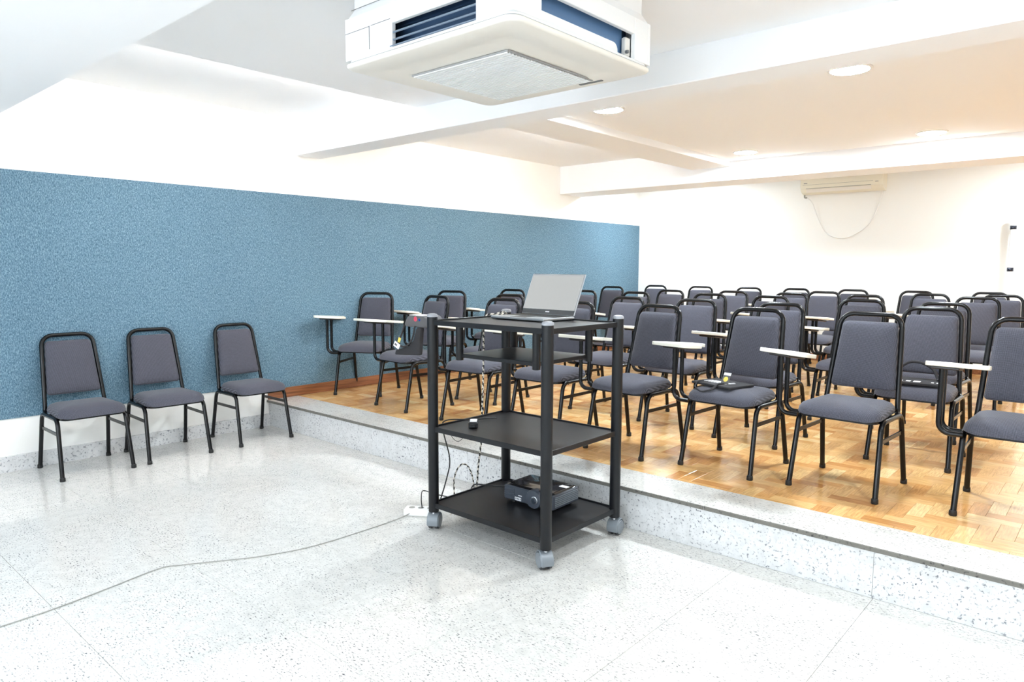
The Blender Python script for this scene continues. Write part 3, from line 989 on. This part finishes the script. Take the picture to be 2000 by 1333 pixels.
# dark core seen through the open sides
make('coil_core', *box(-ax + 0.10, ax - 0.10, -ay + 0.10, ay - 0.10, 0.036, ZT - 0.02), 'ac_dark', ac)
make('coil_face', *box(ax - 0.075, ax - 0.062, OR0 - 0.03, OR1 - 0.02, 0.036, ZT - 0.10), 'ac_coil', ac)
make('core_frame', *box(-ax + 0.085, ax - 0.085, -ay + 0.085, ay - 0.085, 0.135, ZT - 0.01), 'ac_dark', ac)
# casing: lower band, corner posts, upper casing
mb = MB()
mb.add(loft([[(x, y, z) for x, y in rrect(ax - i, ay - i, 0.05)] for i, z in ((0.014, 0.018), (0.010, 0.022), (0.012, 0.034), (0.03, 0.036))]))
make('lower_band', mb.v, mb.f, 'ac_white', ac, True)
def side_y(y, s):
    i, t = 0.010, 0.02
    yy = (-ay + i, -ay + i + t) if s < 0 else (ay - i - t, ay - i)
    mbx = MB()
    mbx.add(bevbox(-ax + i, OL0, yy[0], yy[1], ZO0 - 0.002, 0.200, 0.002)).add(bevbox(OL1, ax - i, yy[0], yy[1], ZO0 - 0.002, 0.200, 0.002))
    mbx.add(bevbox(OL0, OL1, yy[0], yy[1], ZO1, 0.200, 0.002))
    return mbx.v, mbx.f
def side_x(s):
    i, t = 0.010, 0.02
    xx = (ax - i - t, ax - i) if s > 0 else (-ax + i, -ax + i + t)
    mbx = MB()
    mbx.add(bevbox(xx[0], xx[1], -ay + i + t, OR0, ZO0 - 0.002, 0.200, 0.002)).add(bevbox(xx[0], xx[1], OR1, ay - i - t, ZO0 - 0.002, 0.200, 0.002))
    mbx.add(bevbox(xx[0], xx[1], OR0, OR1, ZO1 + 0.01, 0.200, 0.002))
    return mbx.v, mbx.f
for s in (-1, 1):
    make('side_casing', *side_y(0, s), 'ac_white', ac)
    make('side_casing', *side_x(s), 'ac_white', ac)
mb = MB()
mb.add(loft([[(x, y, z) for x, y in rrect(ax - i, ay - i, 0.03)] for i, z in ((0.010, 0.198), (0.030, 0.235), (0.030, ZT + 0.003))]))
make('upper_casing', mb.v, mb.f, 'ac_white', ac, True, sharp=25)
# louvres in the camera-side opening and its sloped lip
for k, z in enumerate((0.062, 0.090)):
    make('louvre', *tube([(OL0 - 0.01, -ay + 0.018, z), (OL1 - 0.004, -ay + 0.018, z)], 0.004, 8), 'ac_blade', ac, True)
make('opening_lip', *loft([[(OL0 - 0.012, -ay + 0.009, 0.040), (OL1, -ay + 0.009, 0.040), (OL1, -ay + 0.040, 0.046), (OL0 - 0.012, -ay + 0.040, 0.046)], [(OL0 - 0.012, -ay + 0.009, 0.035), (OL1, -ay + 0.009, 0.035), (OL1, -ay + 0.04, 0.035), (OL0 - 0.012, -ay + 0.04, 0.035)]]), 'ac_blade', ac)
for k in range(5):
    z = 0.062 + k * 0.026
    make('panel_seam', *box(OL0 - 0.13, OL0 - 0.01, -ay + 0.0085, -ay + 0.0105, z, z + 0.002), 'ac_groove' if k == 3 else 'ac_panel', ac)
make('panel_seam', *box(OL0 - 0.142, OL0 - 0.139, -ay + 0.0085, -ay + 0.0105, 0.052, 0.142), 'ac_groove', ac)
make('panel_seam', *box(-ax + 0.012, OL0 - 0.14, -ay + 0.0085, -ay + 0.0105, 0.139, 0.141), 'ac_groove', ac)
make('panel_seam', *box(-ax + 0.03, 0.0, -ay + 0.0285, -ay + 0.0305, 0.236, 0.238), 'ac_groove', ac)
# white swing vane inside the right opening
vn = [(-0.045, 0.050), (-0.040, 0.075), (-0.028, 0.090)]
poly = round_poly([(OR0 - 0.02, 0.036), (OR1 - 0.10, 0.036), (OR1 - 0.10, 0.076), (OR0 - 0.02, 0.076)], [0.004, 0.004, 0.03, 0.004], 5)
make('swing_vane', *loft([[(ax - 0.034, y, z) for y, z in poly], [(ax - 0.028, y, z) for y, z in poly]]), 'ac_white', ac, True)
make('vane_motor', *bevbox(ax - 0.055, ax - 0.032, OR1 - 0.035, OR1, 0.046, 0.12, 0.004), 'ac_panel', ac)
make('vane_pin', *lathe([(0.007, 0.0), (0.007, 0.012)], 10, 'x', (ax - 0.034, OR1 - 0.030, 0.060)), 'ac_groove', ac, True)

# ------------------------------------------------------------------ wall split unit with its cable
su = empty('wall_air_conditioner', (2.872, YB, 2.305))
tag(su, 'cream wall air conditioner under the last ceiling beam', 'air conditioner')
pr = [(0.0, 0.0), (-0.06, -0.002), (-0.135, 0.022), (-0.170, 0.055), (-0.180, 0.10), (-0.175, 0.235), (-0.150, 0.262), (0.0, 0.268)]
def xsec(x, sc=1.0): return [(x, y * sc, z) for y, z in pr]
make('body', *loft([xsec(-0.468, 0.97), xsec(-0.462), xsec(0.462), xsec(0.468, 0.97)]), 'cream_plastic', su, True, sharp=30)
make('outlet', *loft([[(-0.40, -0.1365, 0.019), (-0.40, -0.169, 0.050), (-0.40, -0.172, 0.052), (-0.40, -0.140, 0.016)], [(0.34, -0.1365, 0.019), (0.34, -0.169, 0.050), (0.34, -0.172, 0.052), (0.34, -0.140, 0.016)]]), 'ac_panel', su)
make('outlet_seam', *box(-0.40, 0.34, -0.1775, -0.170, 0.060, 0.0635), 'ac_groove', su)
make('panel_seam', *box(-0.44, 0.36, -0.1815, -0.178, 0.105, 0.107), 'ac_groove', su)
make('badge', *box(-0.425, -0.385, -0.1830, -0.179, 0.122, 0.130), 'ac_groove', su)
make('indicator', *box(0.385, 0.420, -0.1830, -0.178, 0.092, 0.098), 'ac_groove', su)
mb = MB()
for k in range(9):
    mb.add(box(0.02, 0.40, -0.183, -0.178, 0.175 + k * 0.006, 0.178 + k * 0.006))
g = make('intake_slots', mb.v, mb.f, 'ac_groove', su)
make('pipe_elbow', *tube(fillet([(-0.455, -0.05, 0.01), (-0.455, -0.05, -0.035), (-0.425, -0.045, -0.035)], 0.012, 4), 0.010, 8), 'cable_grey', su, True)
bx, bz = 2.872, 2.305
o = strand('hanging_cable', [(bx - 0.425, YB - 0.045, bz - 0.035), (bx - 0.36, YB - 0.03, bz - 0.11), (bx - 0.28, YB - 0.012, bz - 0.32), (bx - 0.17, YB - 0.008, bz - 0.49), (bx + 0.0, YB - 0.008, bz - 0.545), (bx + 0.15, YB - 0.008, bz - 0.50), (bx + 0.30, YB - 0.010, bz - 0.38), (bx + 0.39, YB - 0.012, bz - 0.18), (bx + 0.435, YB - 0.03, bz + 0.002)], 0.006, 'cable_white')
tag(o, 'white cable hanging in a loop below the wall air conditioner', 'cable')

# ------------------------------------------------------------------ tube sconce on the back wall
sc_ = empty('wall_sconce', (4.60, YB, 1.30))
tag(sc_, 'slim white tube sconce with two dark bands on the end wall', 'wall lamp')
make('tube', *lathe([(0.0, 0.0), (0.022, 0.004), (0.026, 0.012), (0.026, 0.628), (0.022, 0.636), (0.0, 0.64)], 20, 'z', (0, -0.09, 0)), 'opal', sc_, True)
for z in (0.085, 0.525):
    make('band', *lathe([(0.0285, z - 0.02), (0.030, z - 0.018), (0.030, z + 0.018), (0.0285, z + 0.02)], 20, 'z', (0, -0.09, 0)), 'chrome_dark', sc_, True)
    make('bracket', *bevbox(-0.012, 0.012, -0.07, 0.0, z - 0.014, z + 0.014, 0.002), 'steel', sc_)

# ------------------------------------------------------------------ ceiling lamps
def lamp(x, y, z, label, group='round ceiling lamps', m='lamp'):
    t = empty('ceiling_light', (x, y, z))
    tag(t, label, 'ceiling light', group)
    make('rim', *lathe([(0.120, 0.001), (0.120, -0.006), (0.114, -0.010), (0.104, -0.010), (0.104, -0.004), (0.100, 0.001)], 40), 'lamp_rim', t, True)
    make('diffuser', *lathe([(0.104, -0.003), (0.104, -0.0065), (0.09, -0.0085)], 40), m, t, True)
    return t
lamp(2.672, 1.215, ZR, 'lit round ceiling lamp just behind the cross beam, left one')
lamp(4.292, 1.250, ZR, 'lit round ceiling lamp just behind the cross beam, right one')
lamp(2.655, 3.640, ZR, 'lit round ceiling lamp by the end of the long beam')
lamp(4.242, 3.680, ZR, 'lit round ceiling lamp above the rightmost chairs near the end wall')
hidden = ['round ceiling lamp right of the boxy air conditioner', 'round ceiling lamp above the camera', 'round ceiling lamp behind the last cross beam near the blue panel', 'round ceiling lamp behind the last cross beam right of the sconce']
for x, y, z in ((5.9, -0.75, ZD), (4.3, -4.0, ZD), (1.0, 5.2, 2.60), (5.3, 5.2, 2.60)):
    lamp(x, y, z, hidden.pop(0))
# tube lamps fixed to the flank of the lowered ceiling and of the long beam, facing the blue panel
def tube_lamp(x, y, z, half, label):
    t = empty('tube_light', (x, y, z))
    tag(t, label, 'tube lamp', 'tube lamps facing the blue panel')
    make('batten', *bevbox(-0.030, 0.0, -half - 0.02, half + 0.02, -0.018, 0.018, 0.003), 'lamp_rim', t)
    make('tube', *tube([(-0.048, -half, 0), (-0.048, half, 0)], 0.014, 14), 'lamp_warm', t, True)
    for s_ in (-1, 1):
        make('holder', *bevbox(-0.064, -0.028, s_ * (half + 0.008) - 0.010, s_ * (half + 0.008) + 0.010, -0.017, 0.017, 0.002), 'white_plastic', t)
tube_lamp(XD, -0.76, 2.605, 0.80, 'tube lamp on the flank of the lowered ceiling, facing the blue panel')
tube_lamp(XB0, 2.30, 2.560, 0.95, 'tube lamp on the flank of the long beam, facing the blue panel')

# ------------------------------------------------------------------ things lying on the chairs
def on_chair(key, lx, ly):
    c = chairs[key]
    a = c.rotation_euler.z
    return (c.location.x + lx * math.cos(a) - ly * math.sin(a), c.location.y + lx * math.sin(a) + ly * math.cos(a)), a

SEATZ = HS + 0.473
# black folder with white lettering and a hanging card, front row
(px, py), a = on_chair(('front row', 5), -0.065, -0.045)
fd = empty('event_folder', (px, py, SEATZ), a + R(-14))
tag(fd, 'black folder with white lettering on a front row seat', 'folder')
v, f = bevbox(-0.145, 0.145, -0.105, 0.105, 0.0, 0.014, 0.003)
make('cover', v, f, 'bag', fd)
r3 = random.Random(3)
for k in range(9):
    x = -0.105 + k * 0.021
    s = r3.uniform(0.5, 1.0)
    mbx = MB()
    mbx.add(loft([[(x - 0.012, -0.040, z), (x - 0.003, -0.040, z), (x + 0.020 * s, 0.045 * s, z), (x + 0.010 * s, 0.045 * s, z)] for z in (0.0138, 0.0146)]))
    if k % 2:
        mbx.add(loft([[(x - 0.010, -0.010, z), (x + 0.018, -0.004, z), (x + 0.019, 0.004, z), (x - 0.009, -0.002, z)] for z in (0.0138, 0.0147)]))
    mbx.build('lettering', 'paper', fd)
cd = make('card', *bevbox(-0.026, 0.026, -0.001, 0.001, 0.0, 0.070, 0.0006), 'bag_grey', fd, loc=(0.045, -0.035, 0.016), rot=(R(-28), 0, R(4)))
make('card_print', *lathe([(0.012, 0.001), (0.016, 0.0016)], 12, 'y', (0.0, 0, 0.028)), 'yellow', cd)
make('card_top', *box(-0.024, 0.024, -0.0018, -0.0008, 0.052, 0.068), 'paper', cd)
make('lanyard', *tube(smooth_path([(0.045, -0.04, 0.018), (0.05, -0.10, 0.020), (0.045, -0.135, -0.005), (0.0, -0.165, -0.025), (-0.05, -0.155, -0.018), (-0.085, -0.135, -0.006), (-0.095, -0.10, 0.018), (-0.09, -0.06, 0.016)], 6), 0.005, 6), 'bag', fd, True)
make('lanyard', *tube(smooth_path([(0.045, -0.04, 0.018), (0.055, -0.105, 0.019), (0.055, -0.135, -0.005), (0.01, -0.16, -0.024)], 6), 0.005, 6), 'bag', fd, True)

# second folder with a strap and a blue bead, second row
(px, py), a = on_chair(('second row', 5), -0.02, -0.06)
fd2 = empty('event_folder', (px, py, SEATZ), a + R(4))
tag(fd2, 'black folder with white squares and blue bead on a second row seat', 'folder')
make('cover', *bevbox(-0.170, 0.150, -0.115, 0.115, 0.0, 0.016, 0.003), 'bag', fd2)
for k, (x, ww, h) in enumerate([(-0.125, 0.010, 0.03), (-0.105, 0.012, 0.03), (-0.080, 0.010, 0.035), (-0.058, 0.016, 0.035), (-0.020, 0.024, 0.045), (0.025, 0.036, 0.05), (0.105, 0.014, 0.03), (0.130, 0.010, 0.02)]):
    make('lettering', *box(x - ww / 2, x + ww / 2, -0.055 - h / 2, -0.055 + h / 2, 0.0158, 0.0168), 'paper', fd2)
make('strap', *tube(smooth_path([(-0.10, 0.0, 0.018), (-0.095, 0.03, 0.06), (-0.04, 0.05, 0.115), (0.03, 0.05, 0.118), (0.09, 0.05, 0.085), (0.12, 0.04, 0.03), (0.125, 0.02, 0.018)], 6), 0.009, 8), 'bag', fd2, True)
make('bead', *lathe([(0.0, -0.013), (0.009, -0.010), (0.013, 0.0), (0.009, 0.010), (0.0, 0.013)], 16, 'z', (-0.11, -0.012, 0.031)), 'navy', fd2, True)
make('pen', *tube([(-0.165, -0.02, 0.020), (-0.12, -0.014, 0.024)], 0.004, 8), 'paper', fd2, True)

# soft event bag lying over the tablet of the third front row chair, with a badge on its strap
eb = empty('event_bag', (1.55, 0.335, HS + 0.475))
tag(eb, 'grey event bag with badge hanging over a tablet beside the cart post', 'bag')
def slab(poly, rad, y0, y1, b_=0.012):
    p = round_poly(poly, rad, 4)
    cx = sum(q[0] for q in p) / len(p); cz = sum(q[1] for q in p) / len(p)
    def ring(k, y):
        out = []
        for x, z in p:
            d = Vector((cx - x, cz - z)); d.normalize()
            out.append((x + d.x * k, y, z + d.y * k))
        return out
    return loft([ring(b_, y1), ring(0.0, y1 - b_), ring(0.0, y0 + b_), ring(b_ * 0.6, y0 + b_ * 0.3), ring(b_ * 2, y0)])
make('body', *slab([(-0.165, 0.012), (0.115, 0.030), (0.135, 0.235), (0.095, 0.235), (0.070, 0.150), (0.015, 0.085), (-0.155, 0.045)], [0.008, 0.015, 0.008, 0.008, 0.03, 0.04, 0.008], -0.055, -0.015, 0.006), 'bag', eb, True)
make('flap', *slab([(-0.075, 0.236), (0.180, 0.236), (0.200, 0.310), (0.150, 0.325), (-0.015, 0.322)], [0.02, 0.02, 0.03, 0.02, 0.04], -0.050, 0.120), 'bag_grey', eb, True)
make('print', *lathe([(0.020, 0.0), (0.016, 0.003)], 14, 'y', (0.075, -0.049, 0.298)), 'red_print', eb)
make('print', *lathe([(0.012, 0.0), (0.009, 0.003)], 12, 'y', (0.120, -0.049, 0.294)), 'navy', eb)
make('print', *box(0.0, 0.15, -0.045, 0.06, 0.3235, 0.3265), 'paper', eb)
make('strap', *tube(smooth_path([(-0.050, -0.05, 0.25), (-0.060, -0.064, 0.19), (-0.095, -0.066, 0.115), (-0.07, -0.066, 0.085), (-0.01, -0.064, 0.095), (0.055, -0.064, 0.15), (0.075, -0.055, 0.245)], 6), 0.007, 8), 'bag', eb, True)
bd = make('badge', *bevbox(-0.034, 0.034, -0.0012, 0.0012, -0.040, 0.0, 0.0006), 'paper', eb, loc=(-0.105, -0.072, 0.110), rot=(R(-8), R(24), 0))
make('badge_print', *box(-0.024, 0.004, -0.0018, -0.001, -0.028, -0.014), 'bag_grey', bd)
make('tag', *bevbox(-0.014, 0.014, -0.0012, 0.0012, -0.036, 0.0, 0.0006), 'yellow', eb, loc=(-0.078, -0.072, 0.150), rot=(R(-8), R(15), 0))
